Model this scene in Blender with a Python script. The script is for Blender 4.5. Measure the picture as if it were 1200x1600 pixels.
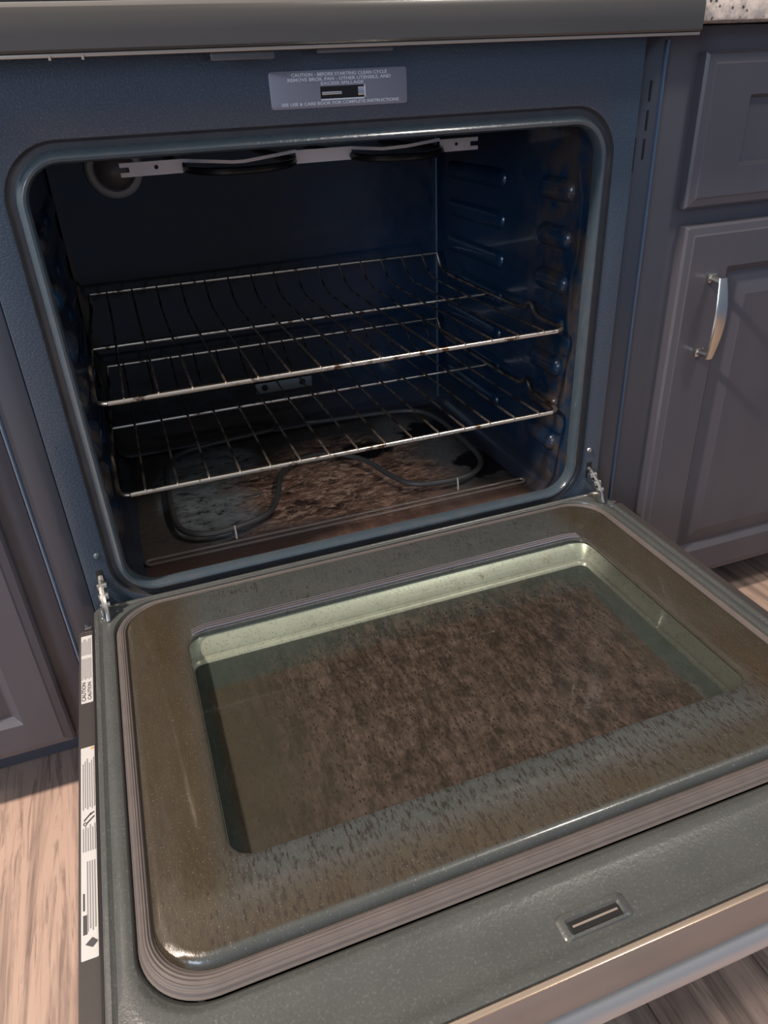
import bpy, bmesh, math, random
from mathutils import Vector, Matrix
random.seed(7)
for o in list(bpy.data.objects): bpy.data.objects.remove(o, do_unlink=True)
SC = bpy.context.scene
COL = SC.collection
PI = math.pi

# ------------------------------------------------------------------ camera
cd = bpy.data.cameras.new('camera'); cam = bpy.data.objects.new('camera', cd); COL.objects.link(cam)
right = Vector((0.93876, -0.34165, -0.04481)); down = Vector((-0.20875, -0.46041, -0.86281)); fwd = Vector((0.27415, 0.81933, -0.50353))
M = Matrix((right, -down, -fwd)).transposed().to_4x4()
M.translation = Vector((-0.24486, -0.79974, 0.83069))
cam.matrix_world = M
cd.sensor_fit = 'VERTICAL'; cd.sensor_height = 24.0; cd.sensor_width = 18.0
cd.lens = 1138.96 / 1600 * 24.0
cd.clip_start = 0.01
SC.camera = cam

# ------------------------------------------------------------------ view, world, lights
SC.view_settings.view_transform = 'Standard'; SC.view_settings.look = 'None'
SC.view_settings.gamma = 1.0; SC.view_settings.use_curve_mapping = False
SC.view_settings.exposure = 0.0
w = bpy.data.worlds.new('kitchen_world'); SC.world = w; w.use_nodes = True
nt = w.node_tree; bg = nt.nodes['Background']
tc = nt.nodes.new('ShaderNodeTexCoord'); sep = nt.nodes.new('ShaderNodeSeparateXYZ'); cr = nt.nodes.new('ShaderNodeValToRGB')
nt.links.new(tc.outputs['Generated'], sep.inputs[0]); nt.links.new(sep.outputs['Z'], cr.inputs[0]); nt.links.new(cr.outputs[0], bg.inputs[0])
e = cr.color_ramp.elements
e[0].position = 0.0; e[0].color = (0.22, 0.30, 0.46, 1)
e[1].position = 0.75; e[1].color = (0.62, 0.60, 0.55, 1)
m_ = cr.color_ramp.elements.new(0.22); m_.color = (0.34, 0.42, 0.56, 1)
bg.inputs[1].default_value = 0.58

def area(name, loc, target, size, power, color, size_y=None):
    l = bpy.data.lights.new(name, 'AREA'); l.energy = power; l.color = color
    l.size = size
    if size_y: l.shape = 'RECTANGLE'; l.size_y = size_y
    o = bpy.data.objects.new(name, l); COL.objects.link(o)
    o.location = loc
    o.rotation_euler = (Vector(target) - Vector(loc)).to_track_quat('-Z', 'Y').to_euler()
    return o
area('ceiling_light', (-1.7, -0.42, 2.45), (-0.2, -0.3, 0), 0.16, 105, (1.0, 0.83, 0.70))
area('ceiling_light', (0.9, -1.0, 2.45), (0, -.2, 0.4), 0.30, 16, (1.0, 0.92, 0.84))
area('window_light', (-2.4, -2.6, 1.5), (0.1, 0, 0.5), 0.9, 38, (0.68, 0.82, 1.0), 1.1)

# ------------------------------------------------------------------ materials
def mat(name, color=(.5, .5, .5), rough=.5, metal=0.0, coat=0.0, spec=0.5, coat_rough=.08):
    m = bpy.data.materials.new(name); m.use_nodes = True
    b = m.node_tree.nodes['Principled BSDF']
    b.inputs['Base Color'].default_value = (*color, 1); b.inputs['Roughness'].default_value = rough
    b.inputs['Metallic'].default_value = metal; b.inputs['Coat Weight'].default_value = coat
    b.inputs['Coat Roughness'].default_value = coat_rough
    b.inputs['Specular IOR Level'].default_value = spec
    return m

class N:
    """small node-graph helper"""
    def __init__(s, m):
        s.m = m; s.t = m.node_tree; s.b = s.t.nodes['Principled BSDF']
        s.tc = s.t.nodes.new('ShaderNodeTexCoord').outputs['Object']
    def new(s, k): return s.t.nodes.new(k)
    def link(s, a, b): s.t.links.new(a, b)
    def mapped(s, scale=(1, 1, 1), loc=(0, 0, 0), rot=(0, 0, 0)):
        n = s.new('ShaderNodeMapping'); n.inputs['Scale'].default_value = scale; n.inputs['Location'].default_value = loc; n.inputs['Rotation'].default_value = rot
        s.link(s.tc, n.inputs[0]); return n.outputs[0]
    def noise(s, scale, detail=4, rough=.55, vec=None, dist=0.0):
        n = s.new('ShaderNodeTexNoise'); n.inputs['Scale'].default_value = scale; n.inputs['Detail'].default_value = detail
        n.inputs['Roughness'].default_value = rough; n.inputs['Distortion'].default_value = dist
        s.link(vec if vec else s.tc, n.inputs['Vector']); return n.outputs['Fac']
    def voronoi(s, scale, vec=None, feature='F1', rnd=1.0):
        n = s.new('ShaderNodeTexVoronoi'); n.inputs['Scale'].default_value = scale; n.feature = feature
        n.inputs['Randomness'].default_value = rnd
        s.link(vec if vec else s.tc, n.inputs['Vector']); return n.outputs['Distance']
    def ramp(s, fac, stops, interp='LINEAR'):
        n = s.new('ShaderNodeValToRGB'); n.color_ramp.interpolation = interp
        el = n.color_ramp.elements
        while len(el) < len(stops): el.new(.5)
        for e_, (p, c) in zip(el, stops):
            e_.position = p; e_.color = (c, c, c, 1) if isinstance(c, (int, float)) else (*c, 1)
        s.link(fac, n.inputs[0]); return n.outputs[0]
    def mix(s, fac, a, b, mode='MIX'):
        n = s.new('ShaderNodeMix'); n.data_type = 'RGBA'; n.blend_type = mode
        for i, v in ((0, fac), (6, a), (7, b)):
            if isinstance(v, (int, float)): n.inputs[i].default_value = v
            elif isinstance(v, tuple): n.inputs[i].default_value = (*v, 1)
            else: s.link(v, n.inputs[i])
        return n.outputs[2]
    def math(s, op, a, b=0.0, c=0.0):
        n = s.new('ShaderNodeMath'); n.operation = op
        for i, v in enumerate((a, b, c)):
            if isinstance(v, (int, float)): n.inputs[i].default_value = v
            else: s.link(v, n.inputs[i])
        return n.outputs[0]
    def xyz(s):
        n = s.new('ShaderNodeSeparateXYZ'); s.link(s.tc, n.inputs[0]); return n.outputs
    def range(s, v, a, b, c=0.0, d=1.0, smooth=True):
        n = s.new('ShaderNodeMapRange'); n.interpolation_type = 'SMOOTHSTEP' if smooth else 'LINEAR'
        s.link(v, n.inputs[0])
        for i, x in zip((1, 2, 3, 4), (a, b, c, d)): n.inputs[i].default_value = x
        return n.outputs[0]
    def blob(s, cx, cy, rx, ry, soft=.5, dist=.25, nscale=9):
        """1 inside a ragged ellipse on the XY plane"""
        x = s.xyz(); a = s.math('DIVIDE', s.math('SUBTRACT', x[0], cx), rx); b = s.math('DIVIDE', s.math('SUBTRACT', x[1], cy), ry)
        d = s.math('SQRT', s.math('ADD', s.math('MULTIPLY', a, a), s.math('MULTIPLY', b, b)))
        d = s.math('ADD', d, s.math('MULTIPLY', s.math('SUBTRACT', s.noise(nscale, 5), .5), dist * 4))
        return s.range(d, 1 - soft / 2, 1 + soft / 2, 1, 0)
    def bump(s, h, strength=.3, dist=.001):
        n = s.new('ShaderNodeBump'); n.inputs['Strength'].default_value = strength; n.inputs['Distance'].default_value = dist
        s.link(h, n.inputs['Height']); s.link(n.outputs[0], s.b.inputs['Normal']); return n
    def color(s, c): s.link(c, s.b.inputs['Base Color'])
    def rough(s, c): s.link(c, s.b.inputs['Roughness'])

# speckled blue enamel of the oven front
enamel = mat('speckled_enamel', (.03, .045, .075), .32, coat=.5, coat_rough=.12)
n = N(enamel)
sp = n.ramp(n.noise(520, 3, .7), [(.50, 0.0), (.70, 1.0)])
base = n.mix(n.noise(14, 3), (.028, .048, .078), (.040, .058, .084))
n.color(n.mix(n.math('MULTIPLY', sp, .22), base, (.20, .25, .32)))
n.bump(n.noise(420, 3), .6, .0010)

enamel_bead = mat('bead_enamel', (.03, .05, .075), .25, coat=.8, coat_rough=.1)
n = N(enamel_bead)
n.color(n.mix(n.ramp(n.noise(60, 4), [(.45, 0.0), (.7, .5)]), (.050, .072, .092), (.082, .086, .090)))
n.bump(n.noise(300, 3), .5, .0008)

groove_mat = mat('greasy_channel', (.05, .045, .042), .4, coat=.3)
n = N(groove_mat); n.color(n.mix(n.noise(50, 5), (.022, .028, .040), (.070, .064, .062)))

liner_m = mat('cavity_enamel', (.010, .020, .045), .25, coat=.30, coat_rough=.08, spec=.25)
n = N(liner_m)
x = n.xyz()
grease = n.math('MULTIPLY', n.range(x[1], .24, .06), n.ramp(n.noise(22, 7, .65), [(.42, 0.0), (.58, 1.3)]))
low = n.math('MULTIPLY', n.range(x[2], .36, .27), .7)
g = n.math('MAXIMUM', grease, low)
back = n.math('MULTIPLY', n.range(x[1], .44, .48), n.math('SUBTRACT', 1.0, n.range(x[0], -.05, .20)))  # shade of the deep cavity painted into the left of the back wall
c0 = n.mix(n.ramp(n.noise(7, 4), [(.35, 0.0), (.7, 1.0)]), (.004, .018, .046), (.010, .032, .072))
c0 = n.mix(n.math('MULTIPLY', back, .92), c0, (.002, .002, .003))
c1 = n.mix(n.math('MULTIPLY', g, .6), c0, (.060, .044, .032))
sp = n.ramp(n.noise(1000, 1), [(.70, 0.0), (.76, 1.0)])
n.color(n.mix(n.math('MULTIPLY', sp, .3), c1, (.10, .12, .15)))
n.bump(n.noise(9, 3), .22, .02)

# oven floor, burnt on food
burnt = mat('burnt_floor', (.05, .04, .035), .45)
n = N(burnt)
st = n.mapped((1.0, 1.9, 1.0))
grey = n.mix(n.ramp(n.noise(26, 6, .7, st), [(.35, 0.0), (.65, 1.0)]), (.16, .175, .18), (.36, .40, .43))
black = n.ramp(n.noise(48, 7, .75, st), [(.42, 1.0), (.46, 0.0)])
brown = n.mix(n.ramp(n.noise(24, 8, .75, st, .6), [(.40, 0.0), (.58, 1.0)]), (.040, .022, .018), (.30, .17, .12))
flake = n.ramp(n.noise(52, 9, .78, st, .8), [(.51, 0.0), (.58, 1.0)])
brown = n.mix(n.math('MULTIPLY', flake, .75), brown, (.72, .47, .34))
dark = n.mix(n.noise(40, 5, .6, st), (.045, .039, .036), (.115, .10, .088))
center = n.blob(.02, .25, .17, .15, .5, .35, 9)
leftp = n.blob(-.165, .30, .085, .17, .35, .3, 14)
rightp = n.blob(.19, .27, .06, .17, .6, .3, 9)
c = dark
c = n.mix(n.math('MULTIPLY', rightp, .7), c, (.24, .22, .205))
c = n.mix(n.math('MULTIPLY', leftp, .9), c, n.mix(n.math('MULTIPLY', black, .8), grey, (.012, .012, .013)))
c = n.mix(center, c, brown)
redd = n.range(n.xyz()[1], .18, .07)
c = n.mix(n.math('MULTIPLY', redd, .8), c, (.060, .030, .024))
bl = n.blob(.275, .20, .045, .05, .3, .5, 30)
c = n.mix(bl, c, (.010, .008, .008))
bl = n.blob(.10, .33, .05, .03, .3, .4, 25)
c = n.mix(bl, c, (.010, .008, .008))
bl = n.blob(.24, .37, .05, .035, .3, .5, 30)
c = n.mix(bl, c, (.010, .008, .008))
n.color(c)
n.rough(n.ramp(n.noise(30, 5), [(.3, .22), (.7, .6)]))
n.bump(n.noise(110, 8, .7), .75, .004)

# door liner: same speckled porcelain with ceiling reflections put into its grey green, plus grease
door_m = mat('greasy_door_enamel', (.08, .085, .08), .25, coat=.6, coat_rough=.08)
n = N(door_m)
x = n.xyz()
yst = n.mapped((1.0, .32, 1.0), rot=(0, 0, .12))
gb = n.mix(n.noise(30, 4), (.044, .050, .050), (.070, .076, .074))
# grease: olive brown around the rim, drips near the window
ax = n.math('ABSOLUTE', x[0])
side = n.range(ax, .225, .285)
frontg = n.range(x[1], -.425, -.462)
gr = n.math('MAXIMUM', side, frontg)
gr = n.math('MULTIPLY', gr, n.ramp(n.noise(22, 5, .6, yst), [(.2, .65), (.6, 1.0)]))
inz = n.range(x[1], -.478, -.474)
ixx = n.range(ax, .3230, .3210)
gr = n.math('MULTIPLY', n.math('MULTIPLY', gr, inz), ixx)
c = n.mix(gr, gb, n.mix(n.noise(60, 5, .6, yst), (.032, .023, .012), (.060, .046, .028)))
spots = n.ramp(n.voronoi(260, yst), [(.20, 1.0), (.32, 0.0)])
spots = n.math('MULTIPLY', spots, n.ramp(n.noise(60, 5, .7, yst), [(.46, 0.0), (.54, 1.0)]))
spots = n.math('MULTIPLY', spots, n.math('MAXIMUM', n.range(x[1], -.38, -.41), n.math('MULTIPLY', n.math('SUBTRACT', 1.0, side), .35)))
spots = n.math('MULTIPLY', n.math('MULTIPLY', spots, inz), ixx)
drip = n.ramp(n.noise(190, 6, .75, n.mapped((1.5, .42, 1), rot=(0, 0, .12))), [(.50, 0.0), (.60, 1.0)])
drip = n.math('MULTIPLY', drip, n.math('MAXIMUM', n.range(x[1], -.395, -.415, .25, 1.0), n.ramp(n.noise(25, 4), [(.55, 0.0), (.62, .8)])))
drip = n.math('MULTIPLY', n.math('MULTIPLY', drip, inz), ixx)
c = n.mix(n.math('MULTIPLY', n.math('MULTIPLY', drip, n.math('SUBTRACT', 1.0, n.math('MULTIPLY', side, .6))), .8), c, (.020, .014, .010))
c = n.mix(n.math('MULTIPLY', spots, .8), c, (.022, .014, .010))
fl = n.ramp(n.noise(700, 1), [(.68, 0.0), (.74, 1.0)])
c = n.mix(n.math('MULTIPLY', fl, .35), c, (.28, .29, .28))
n.color(c)
n.bump(n.noise(240, 5, .65, yst), .6, .0007)

rim_m = mat('door_rim_enamel', (.08, .085, .085), .3, coat=.5, coat_rough=.14)  # same enamel, ceiling reflection put into its grey base colour
n = N(rim_m)
fl = n.ramp(n.noise(430, 3, .7), [(.54, 0.0), (.72, 1.0)])
n.color(n.mix(n.math('MULTIPLY', fl, .25), n.mix(n.noise(30, 4), (.052, .057, .057), (.078, .083, .081)), (.24, .25, .25)))
n.bump(n.noise(330, 4, .6), .45, .0007)

gasket_m = mat('grey_gasket', (.20, .175, .165), .6)
n = N(gasket_m); n.color(n.mix(n.noise(60, 5), (.075, .065, .064), (.125, .108, .104)))

pale_metal = mat('pale_window_well', (.42, .45, .38), .35, metal=.25)
n = N(pale_metal)
dr = n.ramp(n.noise(60, 5, .7, n.mapped((1, 1, .3))), [(.60, 0.0), (.70, 1.0)])
c = n.mix(n.noise(30, 4), (.40, .38, .35), (.54, .50, .45))
c = n.mix(n.math('MULTIPLY', dr, .6), c, (.22, .12, .05))
x = n.xyz()
grime = n.math('MULTIPLY', n.range(x[0], .195, .225), n.range(x[1], -.115, -.19))
n.color(n.mix(n.math('MULTIPLY', grime, .85), c, (.045, .041, .036)))
frit = mat('frit_dots_glass', (.05, .05, .045), .25, coat=.3)
n = N(frit)
x = n.xyz()
inx = n.math('MULTIPLY', n.range(n.math('ABSOLUTE', n.math('ADD', x[0], .0115)), .2365, .2355), n.math('MULTIPLY', n.range(x[1], -.175, -.186), n.range(x[1], -.46, -.459)))
vo = n.voronoi(330, rnd=0.0)
dots = n.ramp(vo, [(.25, 0.0), (.45, 1.0)])
bp = n.mix(n.ramp(n.noise(11, 4), [(.35, 0.0), (.65, 1.0)]), (.095, .070, .062), (.150, .118, .104))
bp = n.mix(n.math('MULTIPLY', dots, .75), bp, (.050, .037, .030))
c = n.mix(inx, n.mix(n.noise(20), (.045, .052, .052), (.065, .072, .070)), bp)
n.color(c)

def glass_material(name, dirt_strength):
    m = bpy.data.materials.new(name); m.use_nodes = True; t = m.node_tree
    n = N(m); b = n.b
    out = [q for q in t.nodes if q.type == 'OUTPUT_MATERIAL'][0]
    tr = t.nodes.new('ShaderNodeBsdfTransparent'); tr.inputs[0].default_value = (.90, .94, .91, 1)
    gl = t.nodes.new('ShaderNodeBsdfGlossy'); gl.inputs['Roughness'].default_value = .03
    fr = t.nodes.new('ShaderNodeFresnel'); fr.inputs[0].default_value = 1.62
    geo = t.nodes.new('ShaderNodeNewGeometry'); front = n.math('SUBTRACT', 1.0, geo.outputs['Backfacing'])
    ms = t.nodes.new('ShaderNodeMixShader'); t.links.new(n.math('MULTIPLY', fr.outputs[0], front), ms.inputs[0]); t.links.new(tr.outputs[0], ms.inputs[1]); t.links.new(gl.outputs[0], ms.inputs[2])
    b.inputs['Roughness'].default_value = .45
    yst = n.mapped((1.0, .45, 1.0), rot=(0, 0, .15))
    x = n.xyz(); wob = n.math('MULTIPLY', n.math('SUBTRACT', n.noise(9, 4), .5), .12)
    film = n.math('MULTIPLY', n.math('MULTIPLY', n.range(n.math('ADD', x[0], wob), -.27, -.08), n.range(n.math('ADD', x[0], wob), .245, .16)), n.range(n.math('ADD', x[1], wob), -.135, -.21))
    sp = n.ramp(n.voronoi(330, yst), [(.22, 1.0), (.36, 0.0)])
    sp = n.math('MULTIPLY', sp, n.ramp(n.noise(60, 5, .7, yst), [(.38, 0.25), (.50, 1.0)]))
    sm = n.ramp(n.noise(150, 8, .8, yst), [(.36, 0.15), (.62, .8)])
    streak = n.ramp(n.noise(190, 4, .6, n.mapped((1, .3, 1), rot=(0, 0, .2))), [(.54, 0.0), (.66, .7)])
    f = n.math('MAXIMUM', n.math('MULTIPLY', n.math('MULTIPLY', n.math('MAXIMUM', sm, streak), film), dirt_strength), n.math('MULTIPLY', sp, n.math('MAXIMUM', film, .25)))
    f = n.math('MAXIMUM', f, n.math('MULTIPLY', n.math('ADD', film, .15), .14))
    n.color(n.mix(sp, n.mix(n.ramp(n.noise(75, 7, .75, n.mapped((1.4, .45, 1), rot=(0, 0, .15))), [(.40, 0.0), (.60, 1.0)]), (.022, .013, .010), (.120, .084, .068)), (.012, .008, .006)))
    n.bump(n.noise(200, 5), .5, .0008)
    m2 = t.nodes.new('ShaderNodeMixShader'); t.links.new(n.math('MULTIPLY', f, front), m2.inputs[0]); t.links.new(ms.outputs[0], m2.inputs[1]); t.links.new(b.outputs[0], m2.inputs[2])
    t.links.new(m2.outputs[0], out.inputs[0])
    return m
dirty_glass = glass_material('greasy_window_glass', .8)

chrome = mat('chrome_wire', (.62, .58, .54), .22, metal=1.0)
n = N(chrome)
n.color(n.mix(n.ramp(n.noise(70, 5), [(.56, 0.0), (.66, 1.0)]), (.95, .86, .76), (.20, .11, .07)))
rod_m = mat('browned_wire', (.20, .16, .13), .35, metal=.9)
n = N(rod_m)
n.color(n.mix(n.ramp(n.noise(45, 5), [(.4, 0.0), (.6, 1.0)]), (.42, .35, .30), (.10, .065, .05)))
steel = mat('bright_steel', (.75, .72, .68), .2, metal=1.0)
nickel = mat('satin_nickel', (.72, .67, .60), .24, metal=1.0)
silver_strip = mat('bracket_steel', (.90, .86, .86), .45, metal=.35)
element_m = mat('element_black', (.012, .012, .014), .35, coat=.2)
bake_m = mat('bake_element_grey', (.085, .080, .078), .5, metal=.3)
black = mat('black_void', (.004, .004, .005), .6)
plate_m = mat('label_plate_grey', (.24, .245, .30), .45, metal=.25)
white_ink = mat('white_ink', (.72, .75, .82), .6)
white_paper = mat('white_sticker', (.48, .48, .48), .6)
dark_ink = mat('dark_ink', (.05, .05, .055), .6)
grey_ink = mat('grey_ink', (.22, .22, .23), .6)
orange_ink = mat('orange_ink', (.55, .28, .08), .6)
strip_m = mat('control_strip_dark_steel', (.075, .070, .066), .28, metal=.3, coat=.4)
n = N(strip_m); n.color(n.mix(n.noise(5, 3, .5, n.mapped((1, 6, 6))), (.062, .060, .060), (.100, .094, .088)))
lip_m = mat('strip_lip', (.42, .36, .31), .35, metal=.6)
skin_m = mat('door_outer_skin', (.055, .050, .048), .38, metal=.1)
trim_m = mat('door_front_trim', (.32, .28, .26), .38, metal=.35)
handle_m = mat('door_handle_steel', (.62, .60, .60), .42, metal=.6)
flange_m = mat('body_flange', (.042, .048, .066), .35, coat=.3)
lens_m = mat('light_lens', (.14, .13, .12), .35, coat=.3)
ring_m = mat('light_ring', (.50, .48, .47), .5, metal=.1)
pad_m = mat('back_plate_metal', (.22, .25, .27), .4, metal=.4)

cab = mat('grey_cabinet_paint', (.07, .068, .082), .42, coat=.15)
n = N(cab)
n.color(n.mix(n.noise(9, 4, .5, n.mapped((3, 3, .5))), (.066, .065, .085), (.086, .082, .096)))
n.bump(n.noise(60, 3, .5, n.mapped((6, 6, .4))), .12, .0006)
wear = mat('cabinet_worn_edge', (.12, .11, .115), .4)

granite = mat('granite', (.5, .45, .42), .2, coat=.5)
n = N(granite)
c = n.mix(n.ramp(n.noise(60, 6, .7), [(.4, 0.0), (.6, 1.0)]), (.72, .62, .55), (.40, .36, .34))
n.color(n.mix(n.ramp(n.voronoi(110), [(.12, 1.0), (.25, 0.0)]), c, (.05, .045, .045)))

wood = mat('wood_plank_floor', (.35, .25, .2), .42)
n = N(wood)
x = n.xyz()
pl = n.math('FLOOR', n.math('DIVIDE', n.math('ADD', x[0], 5.02), .135))
cmb = n.new('ShaderNodeCombineXYZ'); n.link(n.math('MULTIPLY', pl, 7.31), cmb.inputs[2]); n.link(n.math('MULTIPLY', x[0], 1.0), cmb.inputs[0]); n.link(n.math('MULTIPLY', x[1], .055), cmb.inputs[1])
g1 = n.noise(24, 8, .66, cmb.outputs[0], 1.1)
g2 = n.noise(120, 6, .7, cmb.outputs[0], .9)
c = n.mix(n.ramp(g1, [(.38, 0.0), (.55, 1.0)]), (.22, .155, .13), (.52, .37, .30))
c = n.mix(n.ramp(g2, [(.38, .6), (.47, 0.0)]), c, (.14, .10, .085))
wn = n.new('ShaderNodeTexWhiteNoise'); wn.noise_dimensions = '1D'; n.link(pl, wn.inputs['W'])
c = n.mix(n.math('MULTIPLY', wn.outputs[0], .35), c, (.30, .27, .25))
fx = n.math('FRACT', n.math('DIVIDE', n.math('ADD', x[0], 5.02), .135))
seam = n.math('LESS_THAN', fx, .018)
n.color(n.mix(n.math('MULTIPLY', seam, .7), c, (.04, .03, .027)))
n.bump(g2, .3, .001)

# ------------------------------------------------------------------ mesh helpers
class MB:
    def __init__(s): s.v = []; s.f = []; s.mi = []; s.cur = 0
    def add(s, vs, fs):
        k = len(s.v); s.v += [tuple(a) for a in vs]; s.f += [[i + k for i in f] for f in fs]; s.mi += [s.cur] * len(fs)
    def box(s, x0, x1, y0, y1, z0, z1, b=0.0):
        if b <= 0:
            vs = [(x, y, z) for x in (x0, x1) for y in (y0, y1) for z in (z0, z1)]
            s.add(vs, [(0, 1, 3, 2), (4, 6, 7, 5), (0, 4, 5, 1), (2, 3, 7, 6), (0, 2, 6, 4), (1, 5, 7, 3)]); return
        bm = bmesh.new(); bmesh.ops.create_cube(bm, size=1.0)
        for v in bm.verts: v.co = Vector(((x0 + x1) / 2 + v.co.x * (x1 - x0), (y0 + y1) / 2 + v.co.y * (y1 - y0), (z0 + z1) / 2 + v.co.z * (z1 - z0)))
        bmesh.ops.bevel(bm, geom=list(bm.edges), offset=b, segments=2, profile=.5, affect='EDGES')
        s.frombm(bm)
    def frombm(s, bm):
        bm.verts.ensure_lookup_table(); bm.verts.index_update()
        s.add([v.co.copy() for v in bm.verts], [[v.index for v in f.verts] for f in bm.faces]); bm.free()
    def tube(s, pts, r, n=10, caps=True, closed=False):
        pts = [Vector(p) for p in pts]; m = len(pts); rings = []
        up = None
        for i, p in enumerate(pts):
            if closed: d = (pts[(i + 1) % m] - pts[i - 1]).normalized()
            else: d = (pts[min(i + 1, m - 1)] - pts[max(i - 1, 0)]).normalized()
            if up is None:
                up = Vector((0, 0, 1)) if abs(d.z) < .9 else Vector((1, 0, 0))
            a = d.cross(up).normalized(); up = a.cross(d).normalized()
            rr_ = r[i] if isinstance(r, (list, tuple)) else r
            rings.append([p + (a * math.cos(t) + up * math.sin(t)) * rr_ for t in [2 * PI * k / n for k in range(n)]])
        s.loft(rings, closed, capa=caps and not closed, capb=caps and not closed)
    def loft(s, rings, closed=False, capa=False, capb=False):
        n = len(rings[0]); vs = [v for r_ in rings for v in r_]; fs = []
        R = len(rings)
        for i in range(R if closed else R - 1):
            j = (i + 1) % R
            for k in range(n):
                l = (k + 1) % n; fs.append((i * n + k, i * n + l, j * n + l, j * n + k))
        if capa: fs.append(list(range(n))[::-1])
        if capb: fs.append([(R - 1) * n + k for k in range(n)])
        s.add(vs, fs)
    def disc_dome(s, c, axis, r, h, n=16, rings=4):
        c = Vector(c); ax = Vector(axis).normalized(); a = ax.orthogonal().normalized(); b = ax.cross(a)
        R = []
        for i in range(rings + 1):
            t = PI / 2 * i / rings; rr_ = max(r * math.cos(t), r * .02); hh = h * math.sin(t)
            R.append([c + ax * hh + (a * math.cos(q) + b * math.sin(q)) * rr_ for q in [2 * PI * k / n for k in range(n)]])
        s.loft(R, capa=True, capb=True)
    def build(s, name, m, parent=None, smooth=True, angle=35):
        me = bpy.data.meshes.new(name); me.from_pydata(s.v, [], s.f); me.update()
        bm = bmesh.new(); bm.from_mesh(me); bmesh.ops.recalc_face_normals(bm, faces=bm.faces); bm.to_mesh(me); bm.free()
        ms = m if isinstance(m, (list, tuple)) else [m]
        for q in ms: me.materials.append(q)
        for p, k in zip(me.polygons, s.mi): p.material_index = k
        if smooth:
            me.polygons.foreach_set('use_smooth', [True] * len(me.polygons))
            me.set_sharp_from_angle(angle=math.radians(angle))
        o = bpy.data.objects.new(name, me); COL.objects.link(o)
        if parent: o.parent = parent; o.matrix_parent_inverse = parent.matrix_basis.inverted()
        return o

def tag(o, label=None, cat=None, group=None, kind=None):
    if label: o['label'] = label
    if cat: o['category'] = cat
    if group: o['group'] = group
    if kind: o['kind'] = kind
    return o
def empty(name, loc, label, cat, group=None):
    o = bpy.data.objects.new(name, None); COL.objects.link(o); o.location = loc; o.empty_display_size = .05
    return tag(o, label, cat, group)

def rr(x0, x1, y0, y1, r, n=8):
    """rounded rectangle, counter-clockwise, 4*(n+1) points"""
    out = []
    for cx, cy, a0 in ((x1 - r, y1 - r, 0), (x0 + r, y1 - r, PI / 2), (x0 + r, y0 + r, PI), (x1 - r, y0 + r, 1.5 * PI)):
        for k in range(n + 1):
            t = a0 + PI / 2 * k / n; out.append((cx + r * math.cos(t), cy + r * math.sin(t)))
    return out
def ringXZ(x0, x1, z0, z1, r, y, n=8): return [Vector((a, y, b)) for a, b in rr(x0, x1, z0, z1, r, n)]
def ringXY(x0, x1, y0, y1, r, z, n=8): return [Vector((a, b, z)) for a, b in rr(x0, x1, y0, y1, r, n)]

def text_mesh(body, size, name, m, matrix, parent, align='CENTER', width=None, extrude=.0002):
    cu = bpy.data.curves.new('txt', 'FONT'); cu.body = body; cu.size = size; cu.align_x = align; cu.extrude = extrude; cu.resolution_u = 3
    cu.offset = size * .012
    t = bpy.data.objects.new('txt', cu); COL.objects.link(t)
    bpy.context.view_layer.update()
    dg = bpy.context.evaluated_depsgraph_get()
    me = bpy.data.meshes.new_from_object(t.evaluated_get(dg))
    bpy.data.objects.remove(t, do_unlink=True)
    xs = [v.co.x for v in me.vertices]
    if width and xs:
        k = width / (max(xs) - min(xs))
        for v in me.vertices: v.co.x *= k
    me.transform(matrix)
    me.materials.clear(); me.materials.append(m)
    o = bpy.data.objects.new(name, me); COL.objects.link(o); o.parent = parent
    o.matrix_parent_inverse = parent.matrix_basis.inverted()
    return o

def copy_tree(o, parent=None):
    c = o.copy(); COL.objects.link(c)
    if parent: c.parent = parent
    for ch in list(o.children): copy_tree(ch, c)
    return c

# ------------------------------------------------------------------ setting
b = MB(); b.box(-2.5, 2.5, -3.0, .66, -.02, 0); tag(b.build('floor', wood), 'grey brown wood plank floor with long grain', kind='structure')
b = MB(); b.box(-2.5, 2.5, .62, .70, 0, 2.6)
wall_m = mat('wall_paint', (.45, .44, .42), .7)
tag(b.build('wall_back', wall_m), 'painted wall behind the range and cabinets', kind='structure')

# ------------------------------------------------------------------ oven (freestanding range)
OV = empty('oven', (0, 0, 0), 'dark blue enamel built-in range oven with its greasy door lowered open', 'oven')
OX, OZ0, OZ1, OR = .310, .3096, .783, .036

# front frame with groove and bead
def off(d, y, r=None): return ringXZ(-OX - d, OX + d, OZ0 - d, OZ1 + d, max(OR + d, .004) if r is None else r, y, 10)
b = MB()
FX, FZ0, FZ1 = .358, .262, .870
b.loft([ringXZ(-FX, FX, FZ0, FZ1, .001, .03, 10), ringXZ(-FX, FX, FZ0, FZ1, .003, .0025, 10), ringXZ(-FX + .0015, FX - .0015, FZ0 + .0015, FZ1 - .0015, .003, 0, 10),
        off(.0215, 0), off(.0195, .0008)])
b.build('front_frame', enamel, OV)
b = MB(); b.loft([off(.0195, .0008), off(.0180, .0050), off(.0165, .0064), off(.0115, .0064)]); b.build('gasket_channel', groove_mat, OV)
b = MB()
b.loft([off(.0115, .0064), off(.0100, .0035), off(.0085, .0000), off(.0065, -.0026), off(.0040, -.0036), off(.0015, -.0026), off(-.0002, .0006), off(-.0008, .006), off(.0, .013)])
b.build('opening_bead', enamel_bead, OV)
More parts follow.
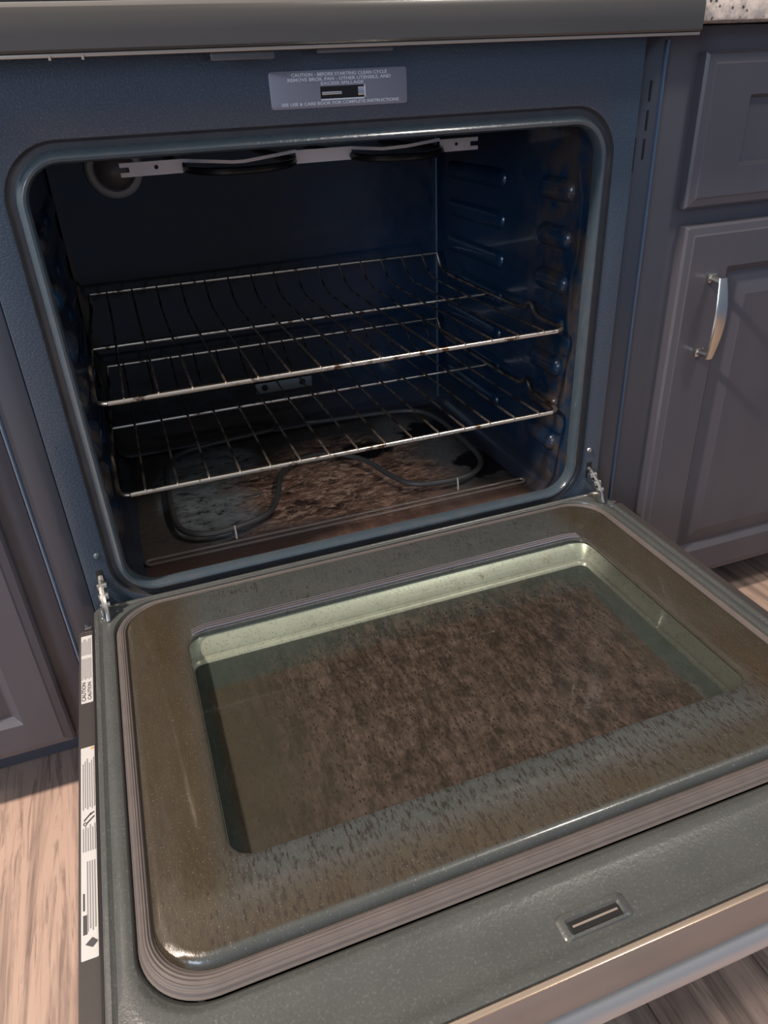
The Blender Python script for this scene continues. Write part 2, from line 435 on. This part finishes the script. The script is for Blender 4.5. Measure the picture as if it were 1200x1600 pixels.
# cavity liner
CX, CZ0, CZ1, CY = .316, .268, .800, .486
b = MB()
b.loft([off(.0, .013), ringXZ(-OX - .002, OX + .002, OZ0 - .006, OZ1 + .004, OR, .022, 10), ringXZ(-CX + .001, CX - .001, CZ0 + .006, CZ1 - .006, .034, .052, 10), ringXZ(-CX, CX, CZ0, CZ1, .03, .075, 10)]
       + [ringXZ(-CX, CX, CZ0, CZ1, .03, y, 10) for y in (.15, .25, .35, .44)]
       + [ringXZ(-CX, CX, CZ0, CZ1, .028, CY - .008, 10), ringXZ(-CX + .003, CX - .003, CZ0 + .003, CZ1 - .003, .026, CY - .002, 10), ringXZ(-CX + .009, CX - .009, CZ0 + .009, CZ1 - .009, .022, CY, 10)], capb=True)
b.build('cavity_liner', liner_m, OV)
# oven floor
b = MB()
nx, ny = 60, 40; vs = []; fs = []
x0, x1, y0, y1 = -.296, .296, .060, .476
for j in range(ny + 1):
    for i in range(nx + 1):
        xx = x0 + (x1 - x0) * i / nx; yy = y0 + (y1 - y0) * j / ny
        ed = min(i, nx - i, j, ny - j)
        zz = .2718 + .0008 * math.sin(xx * 31 + 1) * math.sin(yy * 27) - (.003 if ed == 0 else 0)
        vs.append((xx, yy, zz))
for j in range(ny):
    for i in range(nx): a = j * (nx + 1) + i; fs.append((a, a + 1, a + nx + 2, a + nx + 1))
b.add(vs, fs)
b.build('oven_floor', burnt, OV)
b = MB()
ridge = rr(-.292, .300, .104, .1165, .006, 6)
b.tube([(p[0], p[1], .2735) for p in ridge], .0022, 8, closed=True)
tag(b.build('floor_ridge', mat('ridge_metal', (.24, .20, .185), .3, metal=.5), OV), 'long thin embossed ridge in a paler metal tone')  # ridge coloured paler than the floor around it
# rack supports embossed in the side walls
def support(side, y0, y1, z, h=.010, d=.011):
    b = MB(); R = []
    for k, (s_, dd) in enumerate(((1.0, 0.0), (.86, .45), (.62, .8), (.34, .96), (.06, 1.0))):
        hw = (y1 - y0) / 2 - h + h * s_; cy = (y0 + y1) / 2
        R.append([Vector((side * (CX + .002 - d * dd), p[0], p[1])) for p in rr(cy - hw, cy + hw, z - h * s_, z + h * s_, h * s_ * .98, 6)])
    b.loft(R, capb=True)
    return b
for side in (1, -1):
    for k in range(7):
        z = .706 - .058 * k
        support(side, .052, .135, z, .016, .012).build('rack_support', liner_m, OV)
        support(side, .235, .440, z, .015, .009).build('rack_support', liner_m, OV)
    b = MB(); b.tube([(side * .3165, .040, .30), (side * .3150, .036, .33), (side * .3150, .034, .50), (side * .3150, .044, .565), (side * .3150, .044, .61), (side * .3150, .034, .63), (side * .3150, .034, .70), (side * .3165, .045, .73)], .0035, 8)
    b.build('side_rib', liner_m, OV)
b = MB(); b.tube([(.3115, .4815, .285), (.3115, .4815, .78)], .0025, 8); b.build('corner_seam', mat('seam_enamel', (.05, .09, .14), .25, coat=.6), OV)

# oven light on the back wall
b = MB(); R = []
lc = Vector((-.218, CY, .742))
for r_, y_ in ((.042, 0), (.0415, -.006), (.038, -.009), (.032, -.009), (.029, -.005), (.0285, 0)):
    R.append([lc + Vector((r_ * math.cos(t), y_, r_ * math.sin(t))) for t in [2 * PI * k / 32 for k in range(32)]])
b.loft(R); lt = b.build('oven_light', ring_m, OV)
b = MB(); b.disc_dome(lc, (0, -1, 0), .030, .016, 28, 6); tag(b.build('light_lens', lens_m, lt), 'dusty glass cover of the oven light')

# broil element + bracket
b = MB()
ybk = .245
def strip(b, pts, y0, y1, zh):
    vs = []; fs = []
    for (xx, zz) in pts:
        vs += [(xx, y0, zz), (xx, y0, zz + zh), (xx, y1, zz + zh), (xx, y1, zz)]
    m = len(pts)
    for i in range(m - 1):
        a = 4 * i; c_ = a + 4
        for q in range(4): fs.append((a + q, a + (q + 1) % 4, c_ + (q + 1) % 4, c_ + q))
    fs += [(0, 1, 2, 3), (4 * m - 1, 4 * m - 2, 4 * m - 3, 4 * m - 4)]
    b.add(vs, fs)
zb = .7475
strip(b, [(-.205, zb), (-.140, zb)], ybk, ybk + .002, .016)
strip(b, [(-.216, zb), (-.205, zb)], ybk, ybk + .002, .005)
strip(b, [(-.216, zb + .011), (-.205, zb + .011)], ybk, ybk + .002, .005)
strip(b, [(-.140, zb + .012), (-.075, zb + .006), (-.06, zb + .006), (.008, zb + .013)], ybk, ybk + .002, .004)
strip(b, [(.008, zb), (.085, zb)], ybk, ybk + .002, .016)
strip(b, [(.085, zb + .012), (.13, zb + .008), (.165, zb + .009), (.215, zb + .014)], ybk, ybk + .002, .004)
strip(b, [(.215, zb), (.262, zb)], ybk, ybk + .002, .016)
strip(b, [(.262, zb), (.274, zb)], ybk, ybk + .002, .005)
strip(b, [(.262, zb + .011), (.274, zb + .011)], ybk, ybk + .002, .005)
b.cur = 1
b.tube([(-.172, ybk - .001, zb + .009), (-.172, ybk + .001, zb + .009)], .0025, 10)
b.tube([(.240, ybk - .001, zb + .009), (.240, ybk + .001, zb + .009)], .0022, 10)
b.build('element_bracket', [silver_strip, black], OV)
for cx, hw in ((-.066, .070), (.150, .064)):
    pts = []
    pts.append((cx - hw, .475, .752)); pts.append((cx - hw, .33, .752))
    for k in range(17):
        t = PI * k / 16; pts.append((cx - hw * math.cos(t), .25 - .058 * math.sin(t), .752 - .003 * math.sin(t)))
    pts.append((cx + hw, .33, .752)); pts.append((cx + hw, .475, .752))
    b = MB(); b.tube(pts, .0048, 10); b.build('broil_element', element_m, OV)

# bake element
def smooth(pts, it=3, closed=False):
    for _ in range(it):
        q = []; m = len(pts)
        if not closed: q.append(pts[0])
        for i in range(m if closed else m - 1):
            a = Vector(pts[i]); c_ = Vector(pts[(i + 1) % m]); q += [a * .75 + c_ * .25, a * .25 + c_ * .75]
        if not closed: q.append(pts[-1])
        pts = q
    return pts
ez = .2875
path = [(-.03, .480, ez), (-.03, .462, ez), (-.04, .455, ez), (-.14, .445, ez), (-.212, .43, ez), (-.238, .38, ez), (-.242, .30, ez), (-.244, .215, ez), (-.238, .150, ez), (-.200, .126, ez), (-.150, .132, ez), (-.105, .150, ez), (-.082, .200, ez), (-.062, .28, ez), (-.02, .315, ez),
        (.04, .315, ez), (.085, .26, ez), (.098, .195, ez), (.118, .145, ez), (.180, .130, ez), (.230, .140, ez), (.262, .180, ez), (.266, .26, ez), (.266, .37, ez), (.245, .43, ez), (.16, .446, ez), (.06, .455, ez), (.03, .462, ez), (.03, .480, ez)]
b = MB(); b.tube(smooth(path, 3), .0045, 10); be = b.build('bake_element', bake_m, OV)
clip_m = mat('clip_wire', (.75, .64, .54), .35, metal=.2)
for sx, sy in ((-.163, .131), (.190, .131)):
    b = MB(); b.tube([(sx, sy - .004, ez + .006), (sx, sy - .006, ez - .002), (sx, sy - .007, .273)], .0013, 8); tag(b.build('support_clip', clip_m, be), 'thin bright wire clip holding the element')
b = MB(); b.box(-.052, .055, CY - .006, CY - .001, .351, .371, .0015)
b.cur = 1
for xx in (-.035, .036): b.disc_dome((xx, CY - .006, .362), (0, -1, 0), .006, .003, 12, 3)
b.build('element_cover_plate', [pad_m, black], OV)

# caution plate with latch slot
b = MB()
R = [ringXZ(-.071, .0705, .8155, .8475, .003, 0.0, 5), ringXZ(-.071, .0705, .8155, .8475, .003, -.0012, 5), ringXZ(-.0705, .070, .816, .847, .003, -.0015, 5), ringXZ(-.021, .0255, .8225, .8335, .0008, -.0015, 5), ringXZ(-.0205, .025, .823, .833, .0008, .004, 5)]
b.loft(R)
lp = b.build('caution_plate', plate_m, OV)
b = MB(); b.box(-.0215, .026, -.0008, .0, .822, .834); b.build('latch_slot', black, lp)
b = MB(); b.box(-.0195, .001, -.0020, -.0009, .8262, .8290, .0004); b.box(.018, .0245, -.0018, -.0009, .8245, .8320, .0003); tag(b.build('latch_pin', steel, lp), 'steel latch visible inside the slot')
b = MB(); b.box(-.0208, .0254, -.0022, -.0012, .8216, .8228); b.box(.0245, .0256, -.0022, -.0012, .8216, .8338); b.build('slot_edge', white_ink, lp)
Rx = Matrix.Rotation(PI / 2, 4, 'X')
def plate_text(s, x, z, size, width):
    text_mesh(s, size, 'lettering', white_ink, Matrix.Translation((x, -.0017, z)) @ Rx, lp, width=width, extrude=.0001)
plate_text('CAUTION - BEFORE STARTING CLEAN CYCLE', .000, .8425, .0040, .098)
plate_text('REMOVE BROIL PAN - OTHER UTENSILS, AND', .000, .8385, .0040, .106)
plate_text('EXCESS SPILLAGE', .002, .8348, .0036, .044)
plate_text('SEE USE & CARE BOOK FOR COMPLETE INSTRUCTIONS', .000, .8180, .0038, .122)

# rivets, hinge slots in the frame
for sx in (-1, 1):
    b = MB(); b.disc_dome((sx * .3385, 0, .366), (0, -1, 0), .0042, .0028, 14, 4); b.build('rivet', steel if sx > 0 else enamel_bead, OV)
    b = MB(); b.box(sx * .341 - .004, sx * .341 + .004, -.0006, .0004, .322, .346, .0002); b.build('hinge_slot', black, OV)

# control strip / cooktop overhang
b = MB(); SX = .397
prof = [(.05, .866), (-.030, .866), (-.0395, .8670), (-.0410, .869), (-.0412, .880), (-.0410, .893), (-.0385, .8985), (-.032, .9020), (-.022, .9035), (.60, .9035)]
xs = (-SX, -SX + .002, SX - .002, SX)
R = []
for q in (0, 1, 2, 3):
    k = .002 if q in (0, 3) else 0
    R.append([Vector((xs[q], y + (k if y < 0 else 0), z + (k if z < .88 else -k))) for y, z in prof])
b.loft(R, capa=True, capb=True)
cs = b.build('control_strip', strip_m, OV)
b = MB(); b.box(-SX, SX - .002, -.0385, -.034, .8635, .8665, .0006); tag(b.build('lower_lip', lip_m, cs), 'thin worn tan edge along the bottom of the strip')
vt = mat('vent_tab_grey', (.12, .12, .13), .3, metal=.5)
for xa, xb, za in ((-.128, -.070, .857), (-.03, .045, .860)):
    b = MB(); b.box(xa, xb, -.033, -.028, za, .8640, .001); tag(b.build('vent_tab', vt, cs), 'grey metal tab hanging below the strip')
for xa in (-.262, -.236):
    b = MB(); b.box(xa, xa + .002, -.040, -.036, .8615, .865); b.build('retaining_clip', lip_m, cs)
b = MB(); b.box(-.390, .390, .0, .60, .9035, .9075, .001)
tag(b.build('cooktop_glass', mat('cooktop_black', (.01, .01, .012), .06, coat=.5), OV), 'black glass cooktop surface')

# body sides (flanges) with vent slots
for sx in (-1, 1):
    b = MB()
    xa, xb = (.360, .394)
    b.box(min(sx * xa, sx * xb), max(sx * xa, sx * xb), .012, .60, .03, .866, .0015)
    fl = b.build('body_side', flange_m, OV)
    b = MB(); b.tube([(sx * .3945, .012, .05), (sx * .3945, .012, .862)], .0022, 8); tag(b.build('side_edge', mat('edge_highlight_blue', (.10, .15, .23), .25, coat=.6, metal=.4), fl), 'rounded edge of the side panel, bluish highlight put into its colour')  # highlight along the rounded edge is put into its blue colour
    b = MB()
    for z0, z1 in ((.802, .823), (.772, .793), (.741, .763)):
        b.box(sx * .3785 - .0012, sx * .3785 + .0012, .0112, .0122, z0, z1)
    b.box(sx * .3655 - .0012, sx * .3655 + .0012, .0112, .0122, .728, .765)
    b.build('vent_slot', black, fl)
b = MB(); b.box(-.358, .358, .030, .60, .05, .2605, .004); b.build('lower_body', flange_m, OV)
b = MB(); b.box(-.358, .358, .0, .028, .06, .235, .004); tag(b.build('storage_drawer', strip_m, OV), 'storage drawer front below the oven')

# ------------------------------------------------------------------ oven door, open
DR = MB()
DX = .358; DY0, DY1 = -.579, -.006
ZP = .3045; ZB = .2925; ZR = .300
# rim (outside of the gasket)
def dring(dx, dyf, dyb, r, z): return ringXY(-dx, dx, -dyf, -dyb, r, z, 10)
DR.loft([dring(DX, .577, .006, .010, .288), dring(DX, .577, .006, .010, .2965), dring(DX - .002, .5755, .008, .010, .2990),
         dring(DX - .005, .571, .011, .012, .2995), dring(DX - .008, .566, .013, .016, .2975), dring(.3495, .526, .0125, .044, .2970), dring(.3455, .521, .014, .048, .2996), dring(.3400, .513, .016, .052, .3000), dring(.3370, .509, .0175, .052, .2990),
         dring(.3355, .506, .018, .052, .2960), dring(.334, .503, .020, .052, ZB)])
door = DR.build('door', rim_m, OV)
tag(door, 'oven door lowered flat, grey speckled enamel rim')
# inner raised panel with window opening
b = MB()
WX0, WX1, WY0, WY1, WR = -.258, .262, -.410, -.112, .022
def wring(d, z): return ringXY(WX0 - d, WX1 + d, WY0 - d, WY1 + d, WR + d, z, 10)
b.loft([dring(.3225, .4850, .030, .044, ZB), dring(.3218, .4840, .031, .044, .2985), dring(.3205, .4820, .032, .043, .3020), dring(.3175, .4785, .035, .042, .3040), dring(.3140, .4745, .038, .040, ZP),
        wring(.006, ZP), wring(.0015, ZP - .0002), wring(.0, ZP - .0012), wring(-.0005, ZP - .004)])
b.build('inner_panel', door_m, door)
# ribbed window trim at the back edge of the glass
b = MB()
for k in range(3):
    o_ = .0028 + .0040 * k
    b.tube([(WX0 + .006, WY1 - .004 + o_, ZP + .0006), (WX0 + .022, WY1 + o_, ZP + .0012), (WX1 - .024, WY1 + o_, ZP + .0012), (WX1 - .006, WY1 - .003 + o_, ZP + .0006)], .0014, 8)
tag(b.build('window_trim', mat('trim_ribs', (.50, .46, .49), .18, metal=.9), door), 'shiny ribbed metal trim along the back of the window')
# gasket
b = MB()
prof = []
NP = 36
for k in range(NP + 1):
    t = k / NP; u = .3115 + t * .0195
    h = .0085 * math.sin(PI * (.06 + .88 * t)) ** .6
    h += .00040 * math.cos(t * 2 * PI * 6)
    prof.append((t, h))
R = []
for t, h in prof:
    R.append(ringXY(-(.3222 + .0120 * t), .3222 + .0120 * t, -(.4845 + .0190 * t), -(.030 - .009 * t), .044 + .008 * t, ZB + h, 14))
b.loft(R)
tag(b.build('gasket', gasket_m, door, angle=70), 'ribbed grey brown woven seal running round the panel')
# window glass and well
b = MB(); b.loft([wring(.001, ZP - .0065), wring(.001, ZP - .0040)], capa=True, capb=True); b.build('window_glass', dirty_glass, door)
b = MB()
def well(d, z, f=.02): return ringXY(WX0 - .002 - d * .12, WX1 + d * .5, WY0 - max(d, f), WY1 + d, WR + max(d, -.012), z, 10)
b.loft([well(.003, ZP - .0070), well(-.0155, ZP - .0200), well(-.0165, ZP - .0225), well(-.0195, ZP - .0225), well(-.0215, ZP - .0235), well(-.024, ZP - .0268)])
b.build('window_well', pale_metal, door)
b = MB(); b.loft([wring(.006, ZP - .0305), wring(.006, ZP - .0270)], capa=True, capb=True); tag(b.build('outer_glass', frit, door), 'brown dotted outer glass at the bottom of the window well')
# outer skin
b = MB()
b.loft([ringXY(-.3775, .3775, -.580, -.035, .004, .250, 6), ringXY(-.3775, .3775, -.5805, -.035, .004, .2875, 6), ringXY(-.3765, .3765, -.5800, -.036, .004, .2890, 6), ringXY(-.356, .356, -.570, -.04, .004, .2890, 6), ringXY(-.356, .356, -.570, -.04, .004, .262, 6)], capa=True)
b.build('outer_skin', skin_m, door)
b = MB(); b.box(-.3775, .3775, -.5815, -.5785, .250, .2990, .0008); b.build('front_trim', trim_m, door)
b = MB(); b.box(-.377, .377, -.5820, -.5775, .2986, .3004, .0005); tag(b.build('front_edge', mat('tan_edge', (.62, .50, .40), .25, metal=.8), door), 'bright tan metal edge line')
b = MB(); b.box(-.3605, -.3585, -.577, -.04, .285, .2955); b.build('side_shadow_gap', black, door)
# latch slot in door
b = MB()
sxa, sxb, sya, syb = -.036, .006, -.5565, -.5475
b.loft([ringXY(sxa - .008, sxb + .008, sya - .004, syb + .007, .004, .2974, 5), ringXY(sxa - .006, sxb + .006, sya - .003, syb + .006, .004, .2988, 5), ringXY(sxa - .002, sxb + .002, sya - .001, syb + .002, .002, .2990, 5), ringXY(sxa, sxb, sya, syb, .001, .2970, 5)])
sl = b.build('latch_recess', rim_m, door)
b = MB(); b.box(sxa, sxb, sya, syb, .2974, .2979); b.build('latch_hole', black, sl)
b = MB(); b.box(sxa + .002, sxb - .002, sya + .0040, sya + .0056, .2978, .2984); b.build('latch_strike', lip_m, sl)
# rivets on the door
for px, py in ((-.3415, -.107), (.349, -.052), (-.3315, -.022), (-.347, -.030)):
    b = MB(); b.disc_dome((px, py, .2975), (0, 0, 1), .0040, .0028, 14, 4); b.build('rivet', enamel_bead, door)
# handle below the front edge (outer face)
b = MB(); pts = [(-.330, -.565, .252), (-.330, -.568, .232), (-.322, -.5695, .222), (-.30, -.570, .219), (.30, -.570, .219), (.322, -.5695, .222), (.330, -.568, .232), (.330, -.565, .252)]
b.tube(pts, .0145, 16); tag(b.build('handle', handle_m, door), 'brushed steel bar handle on the underside of the door')
# hinges
for sx in (-1, 1):
    hx = sx * .341
    b = MB()
    b.tube([(hx, .006, .338), (hx, -.006, .334), (hx + sx * .001, -.014, .328), (hx + sx * .001, -.024, .322), (hx, -.034, .312), (hx, -.042, .300)], [.0032, .0040, .0036, .0042, .0034, .0026], 8)
    b.box(hx - .0052, hx - .0030, -.042, .002, .302, .318, .0008)
    hg = b.build('hinge', steel, door)
    for yy, zz, rr_ in ((-.010, .330, .0046), (-.021, .322, .0050), (-.030, .315, .0038)):
        b = MB(); b.tube([(hx - .0055, yy, zz), (hx + .0055, yy, zz)], rr_, 12); b.build('hinge_pin', steel, hg)
    b = MB(); b.box(hx - .016, hx + .016, -.040, -.010, .286, .2985, .003); b.build('hinge_cover', rim_m, hg)
    b = MB(); b.box(sx * .366 - .004, sx * .366 + .004, -.034, -.024, .284, .292, .001); b.build('skin_screw', steel, hg)

# stickers on the left ledge
def rotz_text(s, x, y, size, width, parent, m=dark_ink):
    text_mesh(s, size, 'lettering', m, Matrix.Translation((x, y, .2898)) @ Matrix.Rotation(PI / 2, 4, 'Z'), parent, width=width, extrude=.0001)
def bars(parent, m, lst, name='text_line'):
    b = MB()
    for x0, x1, y0, y1 in lst: b.box(x0, x1, y0, y1, .28960, .28985)
    b.build(name, m, parent)
b = MB(); b.loft([ringXY(-.3745, -.3625, -.162, -.046, .0008, .2889, 4), ringXY(-.3745, -.3625, -.162, -.046, .0008, .2896, 4)], capb=True)
s1 = b.build('caution_sticker', white_paper, door)
rotz_text('CAUTION', -.3700, -.144, .0056, .030, s1); rotz_text('CAUTION', -.3645, -.144, .0050, .028, s1)
bars(s1, grey_ink, [(-.3740 + .0018 * k, -.3731 + .0018 * k, -.125 + (.002 if k % 2 else 0), -.088) for k in range(6)] + [(-.3740 + .0018 * k, -.3731 + .0018 * k, -.082, -.052 - (.004 if k % 3 == 0 else 0)) for k in range(6)])
b = MB(); b.loft([ringXY(-.3750, -.3625, -.440, -.226, .0008, .2889, 4), ringXY(-.3750, -.3625, -.440, -.226, .0008, .2896, 4)], capb=True)
s2 = b.build('rating_sticker', white_paper, door)
bars(s2, grey_ink, [(-.3735 + .0019 * k, -.3726 + .0019 * k, -.302 + .002 * (k % 2), -.247 + .003 * (k % 3)) for k in range(6)] + [(-.3735 + .0019 * k, -.3726 + .0019 * k, -.346, -.322 + .003 * (k % 2)) for k in range(6)] + [(-.3705 + .0019 * k, -.3696 + .0019 * k, -.418 + .002 * (k % 2), -.356) for k in range(4)])
bars(s2, dark_ink, [(-.3735, -.3705, -.420, -.404), (-.3735, -.3722, -.400, -.385)], 'barcode_block')
bars(s2, orange_ink, [(-.3660, -.3632, -.230, -.2275)], 'orange_mark')
# flame pictogram and diamond mark
b = MB(); b.add([(-.3720, -.4280, .2899), (-.3668, -.4315, .2899), (-.3628, -.4275, .2899), (-.3668, -.4235, .2899)], [(0, 1, 2, 3)]); b.build('diamond_mark', dark_ink, s2, smooth=False)
b = MB()
for a, c_ in (((-.3725, -.314), (-.3665, -.307)), ((-.3700, -.317), (-.3640, -.311)), ((-.3675, -.309), (-.3640, -.3065))):
    b.tube([(a[0], a[1], .2898), ((a[0] + c_[0]) / 2 + .001, (a[1] + c_[1]) / 2 + .001, .2898), (c_[0], c_[1], .2898)], .0006, 6)
b.tube([(-.3715 + .0014 * math.cos(t), -.3175 + .0014 * math.sin(t), .2898) for t in [2 * PI * k / 12 for k in range(12)]], .0004, 6, closed=True)
b.build('hand_pictogram', dark_ink, s2)

# ------------------------------------------------------------------ racks
def make_rack(z, yf, ymid, yb, zback, hx, label):
    rk = empty('oven_rack', (0, yf, z), label, 'oven rack', 'wire oven racks')
    r1 = .0034
    def P(lst): return lst
    # outer frame: front bar, sides with stop bumps, raised back bar
    half = []
    for sx in (1, -1):
        h = [(sx * (hx - .012), yf, z), (sx * (hx - .003), yf + .003, z), (sx * (hx + .002), yf + .012, z), (sx * (hx + .004), yf + .07, z - .002),
             (sx * (hx + .004), yf + .088, z + .001), (sx * (hx + .004), yf + .098, z + .013), (sx * (hx + .004), yf + .108, z + .012), (sx * (hx + .004), yf + .118, z), (sx * (hx + .004), ymid, z - .001),
             (sx * (hx + .002), yb - .03, z), (sx * (hx - .001), yb - .012, z + .006), (sx * (hx - .004), yb, zback)]
        half.append(h)
    fb = MB(); fb.tube([(-hx + .012, yf, z), (hx - .012, yf, z)], r1, 12); fb.build('front_bar', chrome, rk)
    for h in half:
        b = MB(); b.tube([(h[0][0], h[0][1], h[0][2])] + smooth(h, 2)[1:], .0027, 10); b.build('side_wire', rod_m, rk)
    b = MB(); b.tube([(-hx + .004, yb, zback), (hx - .004, yb, zback)], .0026, 10); b.build('back_bar', chrome, rk)
    b = MB(); b.tube([(-hx - .001, ymid, z - .0045), (hx + .003, ymid, z - .0045)], .0028, 10); b.build('middle_bar', chrome, rk)
    first = None
    for i in range(15):
        xx = -.268 + .038 * i
        if first is None:
            b = MB(); b.tube([(0, yf - .0022, z + .0005), (0, yf - .001, z + .0028), (0, yf + .003, z + .0038), (0, yf + .012, z + .0030), (0, ymid, z), (0, yb - .06, z + .001), (0, yb - .03, z + .009), (0, yb - .001, zback + .001)], .0015, 8)
            first = b.build('rod', rod_m, rk); o = first
        else:
            o = first.copy(); COL.objects.link(o); o.parent = rk; o.matrix_parent_inverse = first.matrix_parent_inverse
        o.location = (xx, 0, 0)
    return rk
make_rack(.541, .0235, .262, .440, .572, .2975, 'upper chrome wire oven rack set high in the cavity, above the other rack')
make_rack(.426, .0220, .255, .440, .456, .2975, 'lower chrome wire oven rack sitting just above the burnt oven floor')

# ------------------------------------------------------------------ cabinets
def panel_door(x0, x1, z0, z1, y, th=.02, style='raised', fw=.058, fx=0.0):
    """front face at y, built of concentric square rings"""
    def q(d, yy):
        ex = fx if d > .02 else 0
        return ringXZ(x0 + d + ex, x1 - d - ex, z0 + d, z1 - d, .0008, yy, 2)
    b = MB()
    if style == 'raised':
        b.loft([q(0, y + th), q(0, y + .006), q(.003, y + .003), q(.011, y + .0012), q(.013, y), q(fw - .010, y), q(fw - .006, y + .004), q(fw, y + .009), q(fw + .002, y + .009), q(fw + .030, y + .002), q(fw + .032, y + .0012)], capa=True, capb=True)
    else:
        b.loft([q(0, y + th), q(0, y + .006), q(.003, y + .003), q(.011, y + .0012), q(.013, y), q(.046, y), q(.050, y + .0075), q(.052, y + .0075)], capa=True, capb=True)
    return b
# right cabinet
RC = empty('base_cabinet', (.60, 0, 0), 'grey painted base cabinet right of the oven, drawer above door with nickel pull', 'cabinet', 'grey base cabinets')
b = MB(); b.box(.3985, 1.06, .020, .60, .085, .875, .0015); b.box(.3985, 1.06, .085, .60, .002, .085); b.build('body', cab, RC)
panel_door(.446, .98, .6785, .8490, 0, style='flat', fx=.024).build('drawer_front', cab, RC, angle=8)
dd = panel_door(.4545, .98, .075, .6570, 0, fw=.066, fx=.018).build('door', cab, RC, angle=8)
b = MB()
hx_, hz0, hz1 = .4975, .4865, .589
b.tube([(hx_ + .006, .0, hz1), (hx_ + .006, -.024, hz1 - .002)], .0055, 10); b.tube([(hx_ + .006, .0, hz0), (hx_ + .006, -.024, hz0 + .002)], .0055, 10)
b.box(hx_ - .001, hx_ + .013, -.004, 0, hz1 - .006, hz1 + .006, .001); b.box(hx_ - .001, hx_ + .013, -.004, 0, hz0 - .006, hz0 + .006, .001)
R = []
NS = 16
for k in range(NS + 1):
    t = k / NS; z = hz1 + .004 + (hz0 - hz1 - .008) * t; y = -.023 - .008 * math.sin(PI * t); wd = .0065 + .0035 * math.sin(PI * t); th = .0022 + .001 * math.sin(PI * t)
    R.append([Vector((hx_ + .006 + wd * math.cos(a), y + th * math.sin(a), z)) for a in [2 * PI * q / 12 for q in range(12)]])
b.loft(R, capa=True, capb=True)
tag(b.build('pull_handle', nickel, dd), 'curved satin nickel bow pull')
# left cabinet
LC = empty('base_cabinet', (-.65, 0, 0), 'grey painted base cabinet to the left of the oven, only its door corner showing', 'cabinet', 'grey base cabinets')
b = MB(); b.box(-1.10, -.3985, .020, .60, .085, .875, .0015); b.box(-1.10, -.3985, .085, .60, .002, .085); b.build('body', cab, LC)
panel_door(-.98, -.428, .092, .6570, 0, fw=.062).build('door', cab, LC, angle=8)
panel_door(-.98, -.428, .6785, .8490, 0, style='flat').build('drawer_front', cab, LC)
# countertops
b = MB(); b.box(.4005, 1.10, -.022, .60, .8765, .914, .003); tag(b.build('countertop', granite), 'speckled pale granite countertop slab right of the oven, above the drawer', 'countertop')
